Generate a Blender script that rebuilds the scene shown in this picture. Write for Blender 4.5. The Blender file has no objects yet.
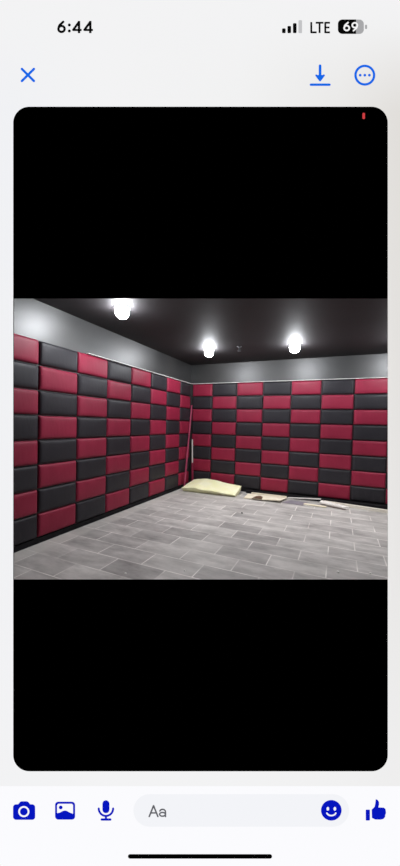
import bpy, bmesh, math, random
from mathutils import Vector, Matrix, noise
random.seed(7)
COL = bpy.context.scene.collection

# ------------------------------------------------------------------ camera
CAM_H = 1.51
FPX = 307.6
yaw, pitch, roll = -0.4244, -0.0297, 0.0254
fw = Vector((math.sin(yaw)*math.cos(pitch), math.cos(yaw)*math.cos(pitch), math.sin(pitch)))
r0 = Vector((math.cos(yaw), -math.sin(yaw), 0)); u0 = r0.cross(fw)
rt = r0*math.cos(roll) + u0*math.sin(roll)
up = -r0*math.sin(roll) + u0*math.cos(roll)
ROT = Matrix((rt, up, -fw)).transposed()
cam = bpy.data.cameras.new('camera')
cam.sensor_fit = 'HORIZONTAL'; cam.sensor_width = 36; cam.lens = FPX*36/400
cam.clip_start = 0.02
camo = bpy.data.objects.new('camera', cam); COL.objects.link(camo)
camo.matrix_world = Matrix.Translation((0, 0, CAM_H)) @ ROT.to_4x4()
bpy.context.scene.camera = camo

# ------------------------------------------------------------------ world, exposure
W = bpy.data.worlds.new('world'); bpy.context.scene.world = W; W.use_nodes = True
W.node_tree.nodes['Background'].inputs[0].default_value = (0.5, 0.5, 0.55, 1)
W.node_tree.nodes['Background'].inputs[1].default_value = 0.02
vs = bpy.context.scene.view_settings
vs.view_transform = 'Standard'; vs.look = 'None'; vs.exposure = 0; vs.gamma = 1; vs.use_curve_mapping = False

CEIL = 2.93
LAMP_W = 60.0
GLOBE = 205.0; GLOBE_DIM = 18.0
LAMPS = [(-2.50, 3.10, .75), (-2.30, 5.41, 1.9), (-0.755, 5.58, 2.1), (0.98, 5.66, 2.1),
         (-0.80, 2.85, .7), (0.95, 2.95, .9), (-2.55, 0.5, .35), (-0.8, 0.5, .3), (0.9, 0.5, .3)]

# ------------------------------------------------------------------ helpers
def lin(c):
    return tuple(((v/255)/12.92 if v/255 <= .04045 else ((v/255+.055)/1.055)**2.4) for v in c)

def mat(name, color, rough=.6, spec=.5, metal=0.0):
    m = bpy.data.materials.new(name); m.use_nodes = True
    b = m.node_tree.nodes['Principled BSDF']
    b.inputs['Base Color'].default_value = (*color, 1)
    b.inputs['Roughness'].default_value = rough
    b.inputs['Specular IOR Level'].default_value = spec
    b.inputs['Metallic'].default_value = metal
    return m

def nd(m, t, **kw):
    n = m.node_tree.nodes.new(t)
    for k, v in kw.items(): setattr(n, k, v)
    return n

def mottled(name, c1, c2, scale=4, rough=.6, spec=.5, bump=0.0, bscale=60, stretch=(1, 1, 1)):
    """colour varying softly between two tones of the thing's own material, plus fine bump"""
    m = mat(name, c1, rough, spec); L = m.node_tree.links.new
    b = m.node_tree.nodes['Principled BSDF']
    tc = nd(m, 'ShaderNodeTexCoord'); mp = nd(m, 'ShaderNodeMapping'); mp.inputs['Scale'].default_value = stretch
    L(tc.outputs['Object'], mp.inputs[0])
    n = nd(m, 'ShaderNodeTexNoise'); n.inputs['Scale'].default_value = scale; n.inputs['Detail'].default_value = 5
    L(mp.outputs[0], n.inputs['Vector'])
    cr = nd(m, 'ShaderNodeValToRGB'); cr.color_ramp.elements[0].position = .35; cr.color_ramp.elements[1].position = .65
    cr.color_ramp.elements[0].color = (*c1, 1); cr.color_ramp.elements[1].color = (*c2, 1)
    L(n.outputs['Fac'], cr.inputs[0]); L(cr.outputs[0], b.inputs['Base Color'])
    if bump:
        n2 = nd(m, 'ShaderNodeTexNoise'); n2.inputs['Scale'].default_value = bscale; n2.inputs['Detail'].default_value = 4
        L(mp.outputs[0], n2.inputs['Vector'])
        bp = nd(m, 'ShaderNodeBump'); bp.inputs['Strength'].default_value = bump; bp.inputs['Distance'].default_value = .01
        L(n2.outputs['Fac'], bp.inputs['Height']); L(bp.outputs[0], b.inputs['Normal'])
    return m

def emit(name, color, strength=1.0):
    m = bpy.data.materials.new(name); m.use_nodes = True
    nt = m.node_tree; nt.nodes.clear()
    e = nt.nodes.new('ShaderNodeEmission'); o = nt.nodes.new('ShaderNodeOutputMaterial')
    e.inputs[0].default_value = (*color, 1); e.inputs[1].default_value = strength
    nt.links.new(e.outputs[0], o.inputs[0])
    return m

def add_box(bm, x0, x1, y0, y1, z0, z1):
    v = [bm.verts.new(p) for p in ((x0,y0,z0),(x1,y0,z0),(x1,y1,z0),(x0,y1,z0),(x0,y0,z1),(x1,y0,z1),(x1,y1,z1),(x0,y1,z1))]
    for f in ((0,3,2,1),(4,5,6,7),(0,1,5,4),(1,2,6,5),(2,3,7,6),(3,0,4,7)):
        bm.faces.new([v[i] for i in f])

def obj(name, bm, m, parent=None, smooth=False, bevel=0):
    if bevel:
        bmesh.ops.bevel(bm, geom=list(bm.edges), offset=bevel, segments=2, affect='EDGES', profile=.6)
    me = bpy.data.meshes.new(name); bm.to_mesh(me); bm.free()
    me.materials.append(m)
    if smooth:
        for p in me.polygons: p.use_smooth = True
    o = bpy.data.objects.new(name, me); COL.objects.link(o)
    if parent is not None: o.parent = parent
    return o

def tag(o, label, cat, group=None):
    o['label'] = label; o['category'] = cat
    if group: o['group'] = group
    return o

def thing(name, label, cat, loc, group=None):
    o = bpy.data.objects.new(name, None); COL.objects.link(o); o.location = loc
    o.empty_display_size = .1
    return tag(o, label, cat, group)

def struct(name, bm, m, bevel=0):
    o = obj(name, bm, m, bevel=bevel); o['kind'] = 'structure'; return o

def box(x0, x1, y0, y1, z0, z1):
    bm = bmesh.new(); add_box(bm, x0, x1, y0, y1, z0, z1); return bm

# ------------------------------------------------------------------ room materials
XL, YB = -3.330, 6.775            # inner faces of left and back wall
XR, YF = 2.70, -2.2
m_wall = mottled('grey_wall_paint', (.015,.015,.0155), (.027,.026,.025), 1.2, .45, 1.0, .10, 30)
m_ceil = mottled('dark_ceiling_paint', (.011,.0095,.0105), (.016,.0138,.0155), 1.2, .66, .4)
m_black = mottled('skirting_and_shade_black', (.012,.012,.013), (.018,.017,.019), 8, .8, .1)  # near-black for the baseboards and for the added strip of shade
m_ledge = mottled('pale_ledge', (.55,.55,.53), (.70,.69,.66), 9, .4, .5)

# floor: slate-look tiles 0.6 x 0.3 m in running bond, light joints
m_floor = mat('slate_tile_floor', (.3,.3,.3), .5, .5)
def floor_nodes(m):
    L = m.node_tree.links.new; b = m.node_tree.nodes['Principled BSDF']
    tc = nd(m, 'ShaderNodeTexCoord'); mp = nd(m, 'ShaderNodeMapping')
    mp.inputs['Location'].default_value = (6.07, 6.0+.02-.02, 0)
    L(tc.outputs['Object'], mp.inputs[0])
    # a little wander so that the joints are not ruled lines
    br = nd(m, 'ShaderNodeTexBrick'); br.offset = .5; br.offset_frequency = 2; br.squash = 1
    br.inputs['Color1'].default_value = (0, 0, 0, 1); br.inputs['Color2'].default_value = (1, 1, 1, 1)
    br.inputs['Mortar'].default_value = (.5, .5, .5, 1)
    br.inputs['Scale'].default_value = 1; br.inputs['Mortar Size'].default_value = .0075
    br.inputs['Mortar Smooth'].default_value = .3; br.inputs['Bias'].default_value = 0
    br.inputs['Brick Width'].default_value = .6; br.inputs['Row Height'].default_value = .3
    L(mp.outputs[0], br.inputs['Vector'])
    tone = nd(m, 'ShaderNodeValToRGB')
    e = tone.color_ramp.elements
    e[0].position = 0; e[0].color = (.36,.345,.335,1); e[1].position = 1; e[1].color = (.53,.51,.49,1)
    k = e.new(.45); k.color = (.47,.45,.435,1)
    L(br.outputs['Color'], tone.inputs[0])
    # slate clouding
    n1 = nd(m, 'ShaderNodeTexNoise'); n1.inputs['Scale'].default_value = 3.4; n1.inputs['Detail'].default_value = 8; n1.inputs['Roughness'].default_value = .65
    mp2 = nd(m, 'ShaderNodeMapping'); mp2.inputs['Scale'].default_value = (.7, 1.6, 1); L(tc.outputs['Object'], mp2.inputs[0]); L(mp2.outputs[0], n1.inputs['Vector'])
    r1 = nd(m, 'ShaderNodeMapRange'); r1.inputs['From Min'].default_value = .3; r1.inputs['From Max'].default_value = .7
    r1.inputs['To Min'].default_value = .58; r1.inputs['To Max'].default_value = 1.3
    L(n1.outputs['Fac'], r1.inputs[0])
    mul = nd(m, 'ShaderNodeVectorMath', operation='SCALE'); L(tone.outputs[0], mul.inputs[0]); L(r1.outputs[0], mul.inputs['Scale'])
    # pale construction dust lying in patches
    n2 = nd(m, 'ShaderNodeTexNoise'); n2.inputs['Scale'].default_value = 1.1; n2.inputs['Detail'].default_value = 6; L(tc.outputs['Object'], n2.inputs['Vector'])
    r2 = nd(m, 'ShaderNodeMapRange'); r2.inputs['From Min'].default_value = .42; r2.inputs['From Max'].default_value = .72
    r2.inputs['To Min'].default_value = .0; r2.inputs['To Max'].default_value = .45; L(n2.outputs['Fac'], r2.inputs[0])
    mx = nd(m, 'ShaderNodeMixRGB'); L(r2.outputs[0], mx.inputs[0]); L(mul.outputs[0], mx.inputs[1]); mx.inputs[2].default_value = (.62,.60,.57,1)
    # dusty strip swept up against the left wall
    sx = nd(m, 'ShaderNodeSeparateXYZ'); L(tc.outputs['Object'], sx.inputs[0])
    nw = nd(m, 'ShaderNodeMath', operation='MULTIPLY_ADD'); L(n1.outputs['Fac'], nw.inputs[0]); nw.inputs[1].default_value = .30; L(sx.outputs['X'], nw.inputs[2])
    rw = nd(m, 'ShaderNodeMapRange'); rw.inputs['From Min'].default_value = XL+.30+.15; rw.inputs['From Max'].default_value = XL+.22+.15
    rw.inputs['To Min'].default_value = 0; rw.inputs['To Max'].default_value = .65; L(nw.outputs[0], rw.inputs[0])
    mw = nd(m, 'ShaderNodeMixRGB'); L(rw.outputs[0], mw.inputs[0]); L(mx.outputs[0], mw.inputs[1]); mw.inputs[2].default_value = (.62,.595,.56,1)
    mx = mw
    # joints, partly filled
    n3 = nd(m, 'ShaderNodeTexNoise'); n3.inputs['Scale'].default_value = 2.3; L(tc.outputs['Object'], n3.inputs['Vector'])
    r3 = nd(m, 'ShaderNodeMapRange'); r3.inputs['From Min'].default_value = .38; r3.inputs['From Max'].default_value = .6
    r3.inputs['To Min'].default_value = .25; r3.inputs['To Max'].default_value = 1; L(n3.outputs['Fac'], r3.inputs[0])
    mm = nd(m, 'ShaderNodeMath', operation='MULTIPLY'); L(br.outputs['Fac'], mm.inputs[0]); L(r3.outputs[0], mm.inputs[1])
    mj = nd(m, 'ShaderNodeMixRGB'); L(mm.outputs[0], mj.inputs[0]); L(mx.outputs[0], mj.inputs[1]); mj.inputs[2].default_value = (.82,.79,.75,1)
    L(mj.outputs[0], b.inputs['Base Color'])
    bp = nd(m, 'ShaderNodeBump'); bp.inputs['Strength'].default_value = .35; bp.inputs['Distance'].default_value = .006
    L(n1.outputs['Fac'], bp.inputs['Height']); L(bp.outputs[0], b.inputs['Normal'])
floor_nodes(m_floor)

# ------------------------------------------------------------------ room shell
struct('floor', box(XL-.15, XR+.15, YF-.15, YB+.15, -.12, 0), m_floor)
struct('ceiling', box(XL-.15, XR+.15, YF-.15, YB+.15, CEIL, CEIL+.12), m_ceil)
struct('wall_left', box(XL-.15, XL, YF-.15, YB+.15, 0, CEIL), m_wall)
struct('wall_back', box(XL, XR, YB, YB+.15, 0, CEIL), m_wall)
struct('wall_right', box(XR, XR+.15, YF-.15, YB+.15, 0, CEIL), m_wall)
struct('wall_front', box(XL, XR, YF-.15, YF, 0, CEIL), m_wall)
struct('baseboard_left', box(XL, XL+.036, YF, YB, 0, .062), m_black)
struct('baseboard_back', box(XL+.036, XR, YB-.036, YB, 0, .062), m_black)
ZT = CAM_H + .956
struct('shade_strip_back', box(-1.84, XR, YB-.145, YB-.036, 0, .058), m_black)  # black strip added in place of the shade along the back wall's foot
struct('trim_1', box(XL, XL+.05, 3.35, YB, ZT+.001, ZT+.013), m_ledge)
struct('trim_2', box(XL+.05, XR, YB-.05, YB, ZT+.001, ZT+.013), m_ledge)

# ------------------------------------------------------------------ padded wall panels
m_red = mottled('crimson_faux_leather', (.275,.015,.045), (.33,.020,.056), 5, .50, .32, .25, 28, (1, 1, .35))
m_dark = mottled('charcoal_faux_leather', (.024,.022,.027), (.031,.028,.034), 5, .47, .3, .25, 28, (1, 1, .35))

def pad_mesh(name, w, h, m, T=.045, r=.030):
    """a cushion: x along the wall, y out of the wall, z up; base in the wall plane"""
    def stops(a):
        s = [0, .002, .005, .010, .017, r, .06]
        mid = [.06+(a-.12)*i/8 for i in range(1, 8)]
        return s + mid + [a-v for v in reversed(s)]
    def prof(t, a):
        e = min(t, a-t)
        edge = math.sqrt(max(0, 1-(1-min(e, r)/r)**2))
        return edge
    bm = bmesh.new(); xs, zs = stops(w), stops(h)
    g = []
    for x in xs:
        row = []
        for z in zs:
            d = math.sin(math.pi*x/w)*math.sin(math.pi*z/h)
            y = (T-.010)*prof(x, w)*prof(z, h) + .010*d**.5 if 0 < x < w and 0 < z < h else 0
            row.append(bm.verts.new((x-w/2, y, z)))
        g.append(row)
    for i in range(len(xs)-1):
        for j in range(len(zs)-1):
            bm.faces.new((g[i][j], g[i][j+1], g[i+1][j+1], g[i+1][j]))
    rim = [g[i][0] for i in range(len(xs))] + [g[-1][j] for j in range(1, len(zs))] + \
          [g[i][-1] for i in range(len(xs)-2, -1, -1)] + [g[0][j] for j in range(len(zs)-2, 0, -1)]
    bm.faces.new(rim)
    me = bpy.data.meshes.new(name); bm.to_mesh(me); bm.free(); me.materials.append(m)
    for p in me.polygons: p.use_smooth = len(p.vertices) == 4
    return me

meshes = {}
def get_pad(w, m, key):
    k = (round(w, 4), key)
    if k not in meshes: meshes[k] = pad_mesh('padded_panel', w, .289, m)
    return meshes[k]

ROWN = ['top row', 'second row from top', 'third row from top', 'fourth row from top', 'fourth row from bottom',
        'third row from bottom', 'second row from bottom', 'bottom row']
COLN = ['in the corner column', 'second column from the corner', 'third column from the corner', 'fourth column from the corner',
        'fifth column from the corner', 'sixth column from the corner', 'seventh column from the corner', 'eighth column from the corner',
        'ninth column from the corner', 'tenth column from the corner']
def panel(wall, c, r):
    gap = .006
    if wall == 'left':
        a, b = (.062, .5792) if c == 0 else (.5792+.6*(c-1), .5792+.6*c)     # distance from the corner
        a, b = a+gap, b-gap; red = (c + r) % 2 == 1
        loc = (XL+.0005, 6.761-(a+b)/2, ZT-.3*(r+1)+.006); rz = -math.pi/2
    else:
        a, b = (.036, .5596) if c == 0 else (.5596+.6*(c-1), .5596+.6*c)
        a, b = a+gap, b-gap; red = (c + r) % 2 == 0
        loc = (-3.3139+(a+b)/2, YB-.0005, ZT-.3*(r+1)+.006); rz = math.pi
    o = bpy.data.objects.new('padded_panel', get_pad(b-a, m_red if red else m_dark, red))
    COL.objects.link(o)
    o.location = loc; o.rotation_euler = (random.uniform(-.004, .004), 0, rz)
    tag(o, ('crimson' if red else 'charcoal')+' padded panel on %s wall, %s, %s' % (wall, ROWN[r], COLN[c]),
        'wall panel', 'padded panels on the %s wall' % wall)
for c in range(9):
    for r in range(8): panel('left', c, r)
for c in range(10):
    for r in range(8): panel('back', c, r)

# ------------------------------------------------------------------ globe ceiling lights
m_ring = mat('white_metal_ring', (.7,.7,.7), .4)
m_bulb = emit('lit_globe', (.93,.96,1.0), GLOBE)
def lathe(prof, n=32):
    bm = bmesh.new(); rings = []
    for (r, z) in prof:
        rings.append([bm.verts.new((r*math.cos(2*math.pi*k/n), r*math.sin(2*math.pi*k/n), z)) for k in range(n)] if r > 1e-6
                     else [bm.verts.new((0, 0, z))])
    for A, B in zip(rings, rings[1:]):
        for k in range(n):
            k2 = (k+1) % n
            if len(A) == 1: bm.faces.new((A[0], B[k2], B[k]))
            elif len(B) == 1: bm.faces.new((A[k], A[k2], B[0]))
            else: bm.faces.new((A[k], A[k2], B[k2], B[k]))
    bmesh.ops.recalc_face_normals(bm, faces=bm.faces)
    return bm
R_B = .085
LLAB = ['bright globe ceiling light nearest the left wall, closest to viewer',
        'globe ceiling light in front of the far corner, above yellow foam slab',
        'globe ceiling light before the back wall, above the scattered battens',
        'globe ceiling light by the back wall beyond the right end of view',
        'globe ceiling light in mid room, just above the visible ceiling part',
        'globe ceiling light in mid room near right wall',
        'globe ceiling light beside the left wall near the display',
        'globe ceiling light over the display centre',
        'globe ceiling light near right wall beside the display']
ring_me = bulb_me = dim_me = None
m_dim = emit('dim_lit_globe', (.93,.96,1.0), GLOBE_DIM)
for i, (x, y, k) in enumerate(LAMPS):
    t = thing('ceiling_lamp', LLAB[i], 'ceiling light', (x, y, CEIL), 'lit globes on the ceiling')
    if ring_me is None:
        o = obj('ceiling_rose', lathe([(0, -.0005), (.100, -.001), (.099, -.010), (.090, -.014), (0, -.014)]), m_ring, t, True); ring_me = o.data
        o = obj('glass_globe', lathe([(0, -.062-R_B)] + [(R_B*math.sin(a), -.062-R_B*math.cos(a)) for a in [j*math.pi/18 for j in range(1, 12)]] + [(R_B*.98, -.030), (R_B*.96, -.012)]), m_bulb, t, True); bulb_me = o.data
        dim_me = bulb_me.copy(); dim_me.materials[0] = m_dim
    else:
        for nm, me in (('ceiling_rose', ring_me), ('glass_globe', bulb_me if i < 4 else dim_me)):
            o = bpy.data.objects.new(nm, me); COL.objects.link(o); o.parent = t
    ld = bpy.data.lights.new('downlight_beam', 'SPOT'); ld.energy = LAMP_W*k; ld.color = (1, .985, .97)
    ld.spot_size = math.radians(88); ld.spot_blend = 1.0; ld.shadow_soft_size = .05
    lo = bpy.data.objects.new('downlight_beam', ld); COL.objects.link(lo); lo.parent = t; lo.location = (0, 0, -.21)

def world_at(px, py, z=None, y=None):
    d = rt*((px-200)/FPX) - up*((py-433)/FPX) + fw
    s = (z-CAM_H)/d.z if z is not None else y/d.y
    return Vector((d.x*s, d.y*s, CAM_H+d.z*s))

# small sprinkler head on the ceiling
m_grey = mat('dull_grey_metal', (.05,.05,.055), .5)
t = thing('sprinkler_head', 'small grey sprinkler head on dark ceiling between two far downlights', 'sprinkler', (-1.70, 5.40, CEIL))
obj('cover_plate', lathe([(0, 0), (.045, 0), (.045, -.006), (.014, -.016), (.014, -.02)]), m_grey, t, True)
obj('nozzle', lathe([(.012, -.018), (.012, -.075), (.032, -.080), (.032, -.085), (0, -.085)]), m_grey, t, True)

# ------------------------------------------------------------------ yellow foam slab
m_foam = mottled('pale_yellow_foam', (.93,.92,.56), (.97,.96,.68), 5, .85, .15, .3, 40)
def foam():
    nx, ny = 40, 20
    FL, FR, BR, BL = Vector((-3.14,6.02)), Vector((-1.92,6.08)), Vector((-1.93,6.58)), Vector((-3.12,6.62))
    def interp(tab, u):
        for (a, va), (b, vb) in zip(tab, tab[1:]):
            if u <= b:
                s = (u-a)/(b-a); s = s*s*(3-2*s); return va+(vb-va)*s
        return tab[-1][1]
    front = [(0, .098), (.27, .128), (.34, .105), (.6, .095), (1, .062)]
    back = [(0, .19), (.12, .215), (.28, .245), (.45, .235), (.65, .20), (1, .165)]
    bm = bmesh.new(); T, B = [], []
    for i in range(nx+1):
        u = i/nx; rt_, rb = [], []
        for j in range(ny+1):
            v = j/ny
            p = (FL.lerp(FR, u)).lerp(BL.lerp(BR, u), v)
            wob = .012*noise.noise(Vector((u*6, v*3, 2)))
            if j == 0: p.y += .010*noise.noise(Vector((u*9, 0, 5)))
            top = interp(front, u)*(1-v)+interp(back, u)*v + wob
            lift = max(0, top-.115)
            # rounded lip
            e = min(v*.6, (1-v)*.6, u*1.25, (1-u)*1.25)
            top -= .012*max(0, 1-e/.02)**2
            rt_.append(bm.verts.new((p.x, p.y, top))); rb.append(bm.verts.new((p.x+.03*(.5-u), p.y+.075*(1-v), .001+lift*.9*min(1, v*2))))
        T.append(rt_); B.append(rb)
    for i in range(nx):
        for j in range(ny):
            bm.faces.new((T[i][j], T[i+1][j], T[i+1][j+1], T[i][j+1]))
            bm.faces.new((B[i][j], B[i][j+1], B[i+1][j+1], B[i+1][j]))
    for i in range(nx):
        bm.faces.new((B[i][0], B[i+1][0], T[i+1][0], T[i][0])); bm.faces.new((T[i][ny], T[i+1][ny], B[i+1][ny], B[i][ny]))
    for j in range(ny):
        bm.faces.new((T[0][j], T[0][j+1], B[0][j+1], B[0][j])); bm.faces.new((B[nx][j], B[nx][j+1], T[nx][j+1], T[nx][j]))
    return bm
tag(obj('foam_slab', foam(), m_foam, smooth=False), 'pale yellow foam slab lying buckled on floor in the corner', 'foam slab')

# ------------------------------------------------------------------ sticks leaning in the corner
m_strip = mottled('raspberry_trim', (.42,.06,.13), (.52,.09,.17), 6, .4, .5)
m_strip2 = mottled('deep_red_trim', (.26,.022,.06), (.32,.03,.075), 6, .45, .5)
m_white = mottled('off_white_trim', (.88,.85,.80), (.94,.91,.87), 6, .5, .4)
def bar(a, b, w, t, side=Vector((1, 0, 0))):
    a, b = Vector(a), Vector(b); d = (b-a).normalized()
    s = (side - d*side.dot(d)).normalized(); n = d.cross(s)
    bm = bmesh.new(); vs_ = []
    for p in (a, b):
        for i, j in ((-1,-1),(1,-1),(1,1),(-1,1)):
            vs_.append(bm.verts.new(p + s*w/2*i + n*t/2*j))
    for f in ((0,1,2,3),(7,6,5,4),(0,4,5,1),(1,5,6,2),(2,6,7,3),(3,7,4,0)): bm.faces.new([vs_[i] for i in f])
    bmesh.ops.recalc_face_normals(bm, faces=bm.faces)
    return bm
tag(obj('trim_strip', bar((-3.215, 6.305, .010), (-3.262, 6.700, 1.955), .034, .018), m_strip, bevel=.003),
    'long raspberry red trim strip leaning in the corner', 'trim strip', 'strips leaning in the corner')
t = thing('trim_strip', 'short deep red strip with white upper half, standing in the corner', 'trim strip', (-3.15, 6.66, 0), 'strips leaning in the corner')
def local(bm, t):
    bmesh.ops.translate(bm, verts=bm.verts, vec=-Vector(t.location)); return bm
A0, A1, A2 = Vector((-3.165, 6.655, .006)), Vector((-3.200, 6.680, .565)), Vector((-3.226, 6.700, 1.13))
obj('lower_length', local(bar(A0, A1, .045, .016), t), m_strip2, t, bevel=.002)
o = obj('upper_length', local(bar(A1, A2, .026, .014), t), m_white, t, bevel=.002); o['label'] = 'white upper length'

# ------------------------------------------------------------------ offcuts along the back wall
m_cream = mottled('cream_board', (.86,.77,.58), (.92,.86,.70), 9, .7, .3, .2, 50)
m_batten = mottled('pale_batten', (.80,.74,.64), (.90,.85,.75), 7, .65, .3, .2, 50, (1, 6, 6))
m_lilac = mottled('lilac_grey_sheet', (.27,.245,.285), (.33,.30,.34), 7, .35, .5)
m_brown = mottled('dark_brown', (.10,.055,.035), (.18,.11,.07), 25, .8, .2)  # dark brown tone of the patch on the cardboard sheet

def sheet(pts, T, nu=14, nv=6, amp=.006, seed=0, lift=None):
    """a bent board: four ground corners (fl, fr, br, bl) with heights"""
    P = [Vector(p) for p in pts]; bm = bmesh.new(); top, bot = [], []
    for i in range(nu+1):
        u = i/nu; a, b = [], []
        for j in range(nv+1):
            v = j/nv; p = (P[0].lerp(P[1], u)).lerp(P[3].lerp(P[2], u), v)
            z = p.z + amp*(1+noise.noise(Vector((u*3+seed, v*2, seed)))) + (lift(u, v) if lift else 0)
            a.append(bm.verts.new((p.x, p.y, z+T))); b.append(bm.verts.new((p.x, p.y, z)))
        top.append(a); bot.append(b)
    for i in range(nu):
        for j in range(nv):
            bm.faces.new((top[i][j], top[i+1][j], top[i+1][j+1], top[i][j+1])); bm.faces.new((bot[i][j], bot[i][j+1], bot[i+1][j+1], bot[i+1][j]))
        bm.faces.new((bot[i][0], bot[i+1][0], top[i+1][0], top[i][0])); bm.faces.new((top[i][nv], top[i+1][nv], bot[i+1][nv], bot[i][nv]))
    for j in range(nv):
        bm.faces.new((top[0][j], top[0][j+1], bot[0][j+1], bot[0][j])); bm.faces.new((bot[nu][j], bot[nu][j+1], top[nu][j+1], top[nu][j]))
    return bm
t = thing('cardboard_sheet', 'torn cream cardboard sheet with a brown patch, right of yellow foam', 'cardboard', (-1.35, 6.3, 0))
obj('sheet', local(sheet([(-1.73,6.09,.0),(-1.00,6.10,.035),(-.93,6.52,.012),(-1.76,6.50,.0)], .018, amp=.004, seed=3), t), m_cream, t)
o = obj('brown_patch', local(sheet([(-1.56,6.075,.016),(-1.36,6.075,.026),(-1.38,6.26,.028),(-1.53,6.25,.022)], .014, 8, 5, .004, seed=3,
        lift=lambda u, v: .018*math.sin(math.pi*u)), t), m_brown, t); o['label'] = 'dark brown patch'
tag(obj('timber_batten', bar((-1.70, 6.585, .022), (-.95, 6.590, .022), .05, .036, Vector((0, 1, 0))), m_cream, bevel=.003),
    'short cream batten against the back wall behind the cardboard sheet', 'batten', 'battens along the back wall')
tag(obj('timber_batten', bar((-.22, 6.535, .028), (1.45, 6.285, .028), .055, .054, Vector((0, 1, 0))), m_batten, bevel=.003),
    'longest pale batten, running right along foot of the back wall', 'batten', 'battens along the back wall')
tag(obj('timber_batten', bar((-.93, 6.60, .013), (-.28, 6.55, .075), .030, .020, Vector((0, 1, 0))), m_white, bevel=.002),
    'thin white batten with raised right end, behind the lilac sheet', 'batten', 'battens along the back wall')
tag(obj('plastic_sheet', sheet([(-.98,6.16,.0),(-.58,6.12,.0),(-.52,6.42,.0),(-.86,6.45,.0)], .004, amp=.003, seed=8), m_lilac),
    'lilac grey plastic offcut on floor right of the cardboard', 'plastic sheet')
tag(obj('wood_offcut', sheet([(-.58,6.21,.0),(-.18,6.16,.006),(-.16,6.24,.006),(-.56,6.30,.0)], .014, 8, 3, .002, seed=5), m_cream),
    'small flat cream wood slat lying in front of the white offcut', 'wood offcut')
tag(obj('wood_offcut', sheet([(-.30,6.33,.045),(.13,6.17,.042),(.22,6.24,.042),(-.26,6.46,.055)], .018, 8, 3, .002, seed=6), m_white),
    'white tapered offcut resting across the left end of longest batten', 'wood offcut')

# crumbs on the floor
m_chip = mat('plaster', (.88,.87,.84), .8); m_soot = mat('dark_crumb', (.03,.028,.028), .8)
def chip(px, py, s, label, m=None, name='plaster_chip', cat='plaster chip', group='plaster crumbs on the tiles'):
    p = world_at(px, py, z=0)
    bm = bmesh.new(); bmesh.ops.create_icosphere(bm, subdivisions=2, radius=s)
    for v in bm.verts:
        v.co *= 1+.35*noise.noise(v.co*60+Vector((px, py, 0))); v.co.z *= .55
    mz = min(v.co.z for v in bm.verts)
    bmesh.ops.translate(bm, verts=bm.verts, vec=(0, 0, -mz))
    o = obj(name, bm, m or m_chip); o.location = (p.x, p.y, 0)
    tag(o, label, cat, group if name == 'plaster_chip' else None)
chip(125.5, 573.8, .011, 'white plaster crumb on tiles, leftmost of four by the near floor edge')
chip(184.8, 571, .011, 'white plaster crumb on tiles, second from left by the near floor edge')
chip(338, 572.5, .016, 'larger white plaster crumb on tiles, third from left near floor edge')
chip(370.5, 573.8, .013, 'white plaster crumb on tiles, rightmost by the near floor edge')
chip(242, 513.5, .016, 'small black crumb on tiles in front of the yellow foam', m_soot, 'rubble_crumb', 'crumb')

# ------------------------------------------------------------------ tall phone-screen display with a see-through picture window
D = .97; S = D/FPX
LOWY = 866+9                                      # lower rim of the casing, in screen units
BASE = Vector((0, 0, CAM_H)) + fw*D + up*((433-LOWY)*S)
disp = thing('phone_display', 'tall white phone screen display with black photo viewer and blue icons', 'display', BASE)
disp.rotation_euler = ROT.to_euler()
X = lambda px: (px-200)*S
Y = lambda py: (LOWY-py)*S
m_case = mat('black_casing', (.012,.012,.013), .5)
m_vblack = mat('viewer_black', (.0, .0, .0), 1.0, 0.0)
SC = {}
def scol(rgb):
    if rgb not in SC: SC[rgb] = emit('screen_%02x%02x%02x' % rgb, lin(rgb))
    return SC[rgb]
def loop(bm, pts, z): return [bm.verts.new((X(a), Y(b), z)) for a, b in pts]
def rrect(x0, y0, x1, y1, r, n=10, corners=(1, 1, 1, 1)):
    P = []
    for (cx, cy, a0, on) in ((x1-r, y0+r, -90, corners[0]), (x1-r, y1-r, 0, corners[1]), (x0+r, y1-r, 90, corners[2]), (x0+r, y0+r, 180, corners[3])):
        if on:
            P += [(cx+r*math.cos(math.radians(a0+90*k/n)), cy+r*math.sin(math.radians(a0+90*k/n))) for k in range(n+1)]
        else:
            a = math.radians(a0+45); P.append((cx+r*(1 if math.cos(a) > 0 else -1), cy+r*(1 if math.sin(a) > 0 else -1)))
    return P
# casing: a slab with a bevelled opening that widens to the rear
ox0, oy0, ox1, oy1 = 14, 298.6, 387.6, 579.4      # the opening
def casing():
    bm = bmesh.new(); e = 9
    of = [(-e,-e),(400+e,-e),(400+e,LOWY),(-e,LOWY)]
    hf = [(ox0,oy0),(ox1,oy0),(ox1,oy1),(ox0,oy1)]
    g = 16
    hb = [(ox0-g,oy0-g),(ox1+g,oy0-g),(ox1+g,oy1+g),(ox0-g,oy1+g)]
    A, B, C_, D_ = loop(bm, of, 0), loop(bm, hf, 0), loop(bm, of, -.03), loop(bm, hb, -.03)
    for k in range(4):
        j = (k+1) % 4
        bm.faces.new((A[k], A[j], B[j], B[k])); bm.faces.new((C_[j], C_[k], D_[k], D_[j]))
        bm.faces.new((A[j], A[k], C_[k], C_[j])); bm.faces.new((B[k], B[j], D_[j], D_[k]))
    bmesh.ops.recalc_face_normals(bm, faces=bm.faces)
    return bm
obj('casing', casing(), m_case, disp)
def flat(name, polys, z, rgb, parent=None, m=None):
    bm = bmesh.new()
    for P in polys:
        vs_ = loop(bm, P, z)
        f = bm.faces.new(vs_)
    bmesh.ops.triangulate(bm, faces=bm.faces)
    for f in bm.faces:
        f.normal_update()
        if f.normal.z < 0: f.normal_flip()
    return obj(name, bm, m or scol(rgb), parent or disp)
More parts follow.
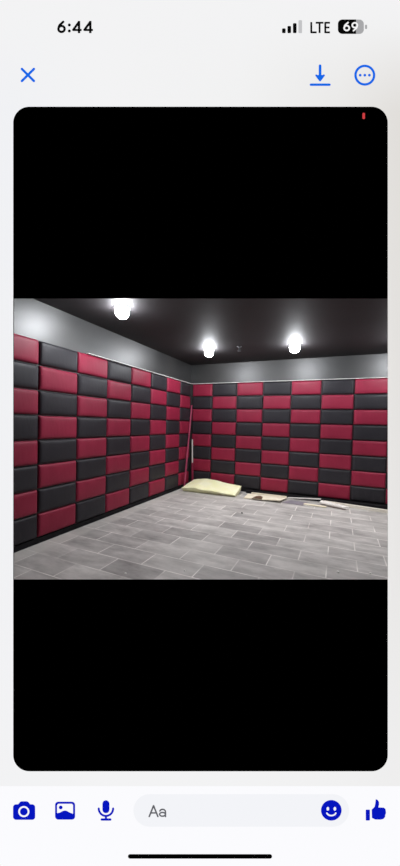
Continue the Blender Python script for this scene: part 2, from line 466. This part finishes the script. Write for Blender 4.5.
# backdrop: white screen around the photo viewer; its picture content is a faint blurred backdrop
def backdrop():
    bm = bmesh.new()
    out = [(-6,-6),(406,-6),(406,872),(-6,872)]
    a = loop(bm, out, .0002); b = loop(bm, rrect(13.3, 106.8, 387.7, 771.2, 16, 12), .0002)
    es = []
    for L_ in (a, b):
        for k in range(len(L_)): es.append(bm.edges.new((L_[k], L_[(k+1) % len(L_)])))
    bmesh.ops.triangle_fill(bm, use_beauty=True, use_dissolve=False, edges=es, normal=(0, 0, 1))
    return bm
m_bg = emit('screen_backdrop', lin((242,242,243)))
def bg_nodes():
    m = m_bg; L = m.node_tree.links.new; e = [n for n in m.node_tree.nodes if n.type == 'EMISSION'][0]
    tc = nd(m, 'ShaderNodeTexCoord'); sp = nd(m, 'ShaderNodeSeparateXYZ'); L(tc.outputs['Object'], sp.inputs[0])
    rx = nd(m, 'ShaderNodeValToRGB'); mr = nd(m, 'ShaderNodeMapRange')
    mr.inputs['From Min'].default_value = X(0); mr.inputs['From Max'].default_value = X(400); L(sp.outputs['X'], mr.inputs[0])
    L(mr.outputs[0], rx.inputs[0]); el = rx.color_ramp.elements
    el[0].position = 0; el[0].color = (*lin((240,241,244)), 1); el[1].position = 1; el[1].color = (*lin((224,221,217)), 1)
    k = el.new(.25); k.color = (*lin((243,243,244)), 1); k = el.new(.6); k.color = (*lin((241,241,241)), 1); k = el.new(.85); k.color = (*lin((233,232,230)), 1)
    # towards top and bottom edges the backdrop pales
    my = nd(m, 'ShaderNodeMapRange'); my.inputs['From Min'].default_value = Y(866); my.inputs['From Max'].default_value = Y(0); L(sp.outputs['Y'], my.inputs[0])
    ry = nd(m, 'ShaderNodeValToRGB'); L(my.outputs[0], ry.inputs[0]); ey = ry.color_ramp.elements
    ey[0].position = .12; ey[0].color = (.75,.75,.75,1); ey[1].position = 1; ey[1].color = (1,1,1,1)
    for p, v in ((.35,.45),(.6,.2),(.8,.05),(.87,.05),(.92,.45),(.97,.9)):
        q = ey.new(p); q.color = (v, v, v, 1)
    mx = nd(m, 'ShaderNodeMixRGB'); L(ry.outputs[0], mx.inputs[0]); L(rx.outputs[0], mx.inputs[1]); mx.inputs[2].default_value = (*lin((243,243,244)), 1)
    L(mx.outputs[0], e.inputs[0])
bg_nodes()
obj('backdrop', backdrop(), m_bg, disp)
flat('viewer_band', [rrect(13.3, 106.8, 387.7, oy0, 16, 12, (1, 0, 0, 1))], .0003, None, m=m_vblack)
flat('viewer_band', [rrect(13.3, oy1, 387.7, 771.2, 16, 12, (0, 1, 1, 0))], .0003, None, m=m_vblack)
bar_ = flat('message_bar', [[(-6,786),(406,786),(406,872),(-6,872)]], .0004, (251,251,254))
z1, z2, z3 = .0006, .0008, .0010
def disc(cx, cy, r, ry=None, n=28): return [(cx+r*math.cos(2*math.pi*k/n), cy+(ry or r)*math.sin(2*math.pi*k/n)) for k in range(n)]
def seg(a, b, w):
    dx, dy = b[0]-a[0], b[1]-a[1]; l = math.hypot(dx, dy) or 1; nx, ny = -dy/l*w/2, dx/l*w/2
    return [(a[0]+nx, a[1]+ny), (b[0]+nx, b[1]+ny), (b[0]-nx, b[1]-ny), (a[0]-nx, a[1]-ny)]
def stroke(pts, w, cap=True):
    P = [seg(a, b, w) for a, b in zip(pts, pts[1:])]
    P += [disc(p[0], p[1], w/2, n=14) for p in (pts if cap else pts[1:-1])]
    return P
def arc(cx, cy, rx, ry, a0, a1, n=20): return [(cx+rx*math.cos(math.radians(a0+(a1-a0)*k/n)), cy+ry*math.sin(math.radians(a0+(a1-a0)*k/n))) for k in range(n+1)]
def ringp(cx, cy, r, w, n=40):
    P = []
    for k in range(n):
        a, b = 2*math.pi*k/n, 2*math.pi*(k+1)/n
        P.append([(cx+q*math.cos(t_), cy+q*math.sin(t_)) for q, t_ in ((r-w/2, a), (r+w/2, a), (r+w/2, b), (r-w/2, b))])
    return P
def digit6(x, y, w, h, t):      # x left, y top
    cy = y+h*.655; rx, ry = w/2-t/2, h*.345-t/2; cx = x+w/2
    return stroke(arc(cx, cy, rx, ry, 0, 360, 28), t) + stroke([(x+w*.70, y+t*.35)] + [(cx-rx*.62, y+h*.34), (cx-rx*.93, cy-ry*.45)], t)
def digit9(x, y, w, h, t):
    P = digit6(x, y, w, h, t)
    return [[(2*x+w-a, 2*y+h-b) for a, b in q] for q in P]
def digit4(x, y, w, h, t):
    sx = x+w*.72
    return stroke([(sx-.1, y+t*.45), (x+t*.4, y+h*.73)], t, True) + stroke([(x+t*.4, y+h*.74), (x+w, y+h*.74)], t*.9, False) + stroke([(sx, y), (sx, y+h)], t, False)
BLK = (8,8,8)
# status bar
flat('clock_text', digit6(57.3, 21.2, 8.6, 12.2, 2.4) + [disc(69.4, 25.2, 1.5), disc(69.4, 31.2, 1.5)] + digit4(72.4, 21.2, 9.3, 12.2, 2.4) + digit4(83.6, 21.2, 9.4, 12.2, 2.4), z1, BLK)
for k, (x0, y0, c) in enumerate(((282,28.6,BLK),(287.4,26.2,BLK),(292.9,23.4,BLK),(298.4,20.4,(196,196,198)))):
    o = flat('signal_bar', [rrect(x0, y0, x0+3.6, 33.4, 1.0, 4)], z1, c)
    if k == 3: o['label'] = 'pale grey tallest signal bar'
flat('network_text', stroke([(311.2,22.3),(311.2,32.6),(316.6,32.6)], 1.9, False) + [disc(311.2,32.6,.75,n=8)] + stroke([(315.6,23),(323.4,23)], 1.9, False) + stroke([(319.5,23),(319.5,33.3)], 1.9, False)
     + stroke([(325.2,22.3),(325.2,33.3)], 1.9, False) + stroke([(324.8,23),(329.9,23)], 1.9, False) + stroke([(324.8,27.7),(329.4,27.7)], 1.8, False) + stroke([(324.8,32.6),(329.9,32.6)], 1.9, False), z1, BLK)
bat = flat('battery_icon', [rrect(337.8, 19.8, 363.7, 34.2, 4.4, 8)] + [rrect(364.9, 24.9, 367, 29.3, 1.0, 4)], z1, (168,168,170))
flat('charge_fill', [rrect(337.8, 19.8, 355.9, 34.2, 4.4, 8, (0, 0, 1, 1))], z2, BLK, bat)
flat('charge_text', digit6(343.2, 22.4, 6.7, 9.3, 1.6) + digit9(351.3, 22.4, 6.7, 9.3, 1.6), z3, (248,248,248), bat)
# viewer tools
BL = (20,104,232)
flat('close_icon', stroke([(22,69.2),(34,81.2)], 2.5) + stroke([(34,69.2),(22,81.2)], 2.5), z1, BL)
flat('download_icon', stroke([(320,66),(320,77)], 2.7) + [[(316,75.2),(324,75.2),(320,81.2)]] + stroke([(316.2,75.6),(320,80.6),(323.8,75.6)], 2.0) + stroke([(310.8,84.9),(329.4,84.9)], 2.4), z1, BL)
flat('options_icon', ringp(364.7, 75.4, 9.3, 2.4) + [disc(360.1,75.4,1.4,n=12), disc(364.7,75.4,1.4,n=12), disc(369.3,75.4,1.4,n=12)], z1, BL)
flat('recording_mark', [rrect(362.3, 113, 364.9, 119.3, 1.2, 4)], z1, (205,62,66))
# message bar tools
NB = (6,22,190)
WH = (251,251,254)
ci = flat('camera_icon', [rrect(13.2, 804, 35.3, 819.5, 3, 6)] + [[(18,804.3),(20.2,801.6),(21.6,801),(27,801),(28.4,801.6),(30.6,804.3)]], z2, NB)
flat('lens_ring', ringp(24, 811.2, 4.7, 1.7), z3, WH, ci)
pi_ = flat('picture_icon', [rrect(55.2, 801.4, 75.2, 819.3, 3.2, 6)], z2, NB)
flat('picture_sky', [[(57.2,812.8),(57.2,804.6),(58.4,803.4),(72,803.4),(73.2,804.6),(73.2,813.4),(70,812.2),(66.8,810.4),(65,810.1),(63,810.6),(60,812.2)]], z3, WH, pi_)
flat('sun_dot', [disc(60.9, 807, 1.9, n=14)], .0012, NB, pi_)
flat('microphone_icon', stroke([(106,803.4),(106,809.4)], 7.0) + stroke(arc(106, 808.2, 7.2, 7.4, 0, 180), 2.1) + stroke([(106,815.4),(106,819)], 2.2, False) + stroke([(101.8,819.2),(110.4,819.2)], 2.3), z2, NB)
fld = flat('message_field', [rrect(133.5, 794, 349, 826.5, 16.2, 14)], .0005, (243,244,248))
flat('placeholder_text', stroke([(149.3,816.2),(153.6,805.4),(157.9,816.2)], 1.6) + stroke([(150.8,812.6),(156.4,812.6)], 1.5, False)
     + stroke(arc(162.6, 811.6, 2.9, 2.6, 200, 360, 10) + [(165.5,816.3)], 1.55) + stroke(arc(162.5, 814, 2.9, 1.9, 0, 360, 18), 1.5), z2, (98,99,104), fld)
sm = flat('smiley_icon', [disc(331.2, 810, 10.3, n=40)], z2, NB, fld)
flat('smiley_face', [disc(327.7, 808.4, 1.35, 1.9, 16), disc(334.7, 808.4, 1.35, 1.9, 16)] + stroke(arc(331.2, 811.6, 4.7, 3.6, 18, 162, 14), 1.5), z3, (246,247,251), sm)
flat('thumbs_up_icon', [rrect(365.6, 809.3, 369.8, 820.2, .8, 4),
     [(375.6,798.9),(377.6,799.6),(378.9,801.8),(378.9,804.2),(378.2,807.1),(383.6,807.3),(385.3,808.6),(385.6,810.4),(385.9,812.6),(385.2,814.6),(384.9,816.8),(383.2,818.7),(380.4,819.3),(375,819.2),(371.8,817.6),(371.5,809.4),(374.4,806.5),(375.1,803.6)]], z2, NB)
flat('home_indicator', [rrect(128, 853.8, 272, 858.3, 2.2, 6)], z2, (2,2,2))
# stand on the floor
def stand():
    c = Vector((BASE.x, BASE.y, 0)); bm = bmesh.new()
    add_box(bm, -.67, .67, -.20, .18, .002, .03); add_box(bm, -.60, .60, -.050, .010, .03, .10)
    a = Matrix.Rotation(-yaw, 4, 'Z'); bm.transform(Matrix.Translation(c) @ a)
    inv = (Matrix.Translation(BASE) @ ROT.to_4x4()).inverted(); bm.transform(inv)
    return bm
obj('stand', stand(), m_case, disp)
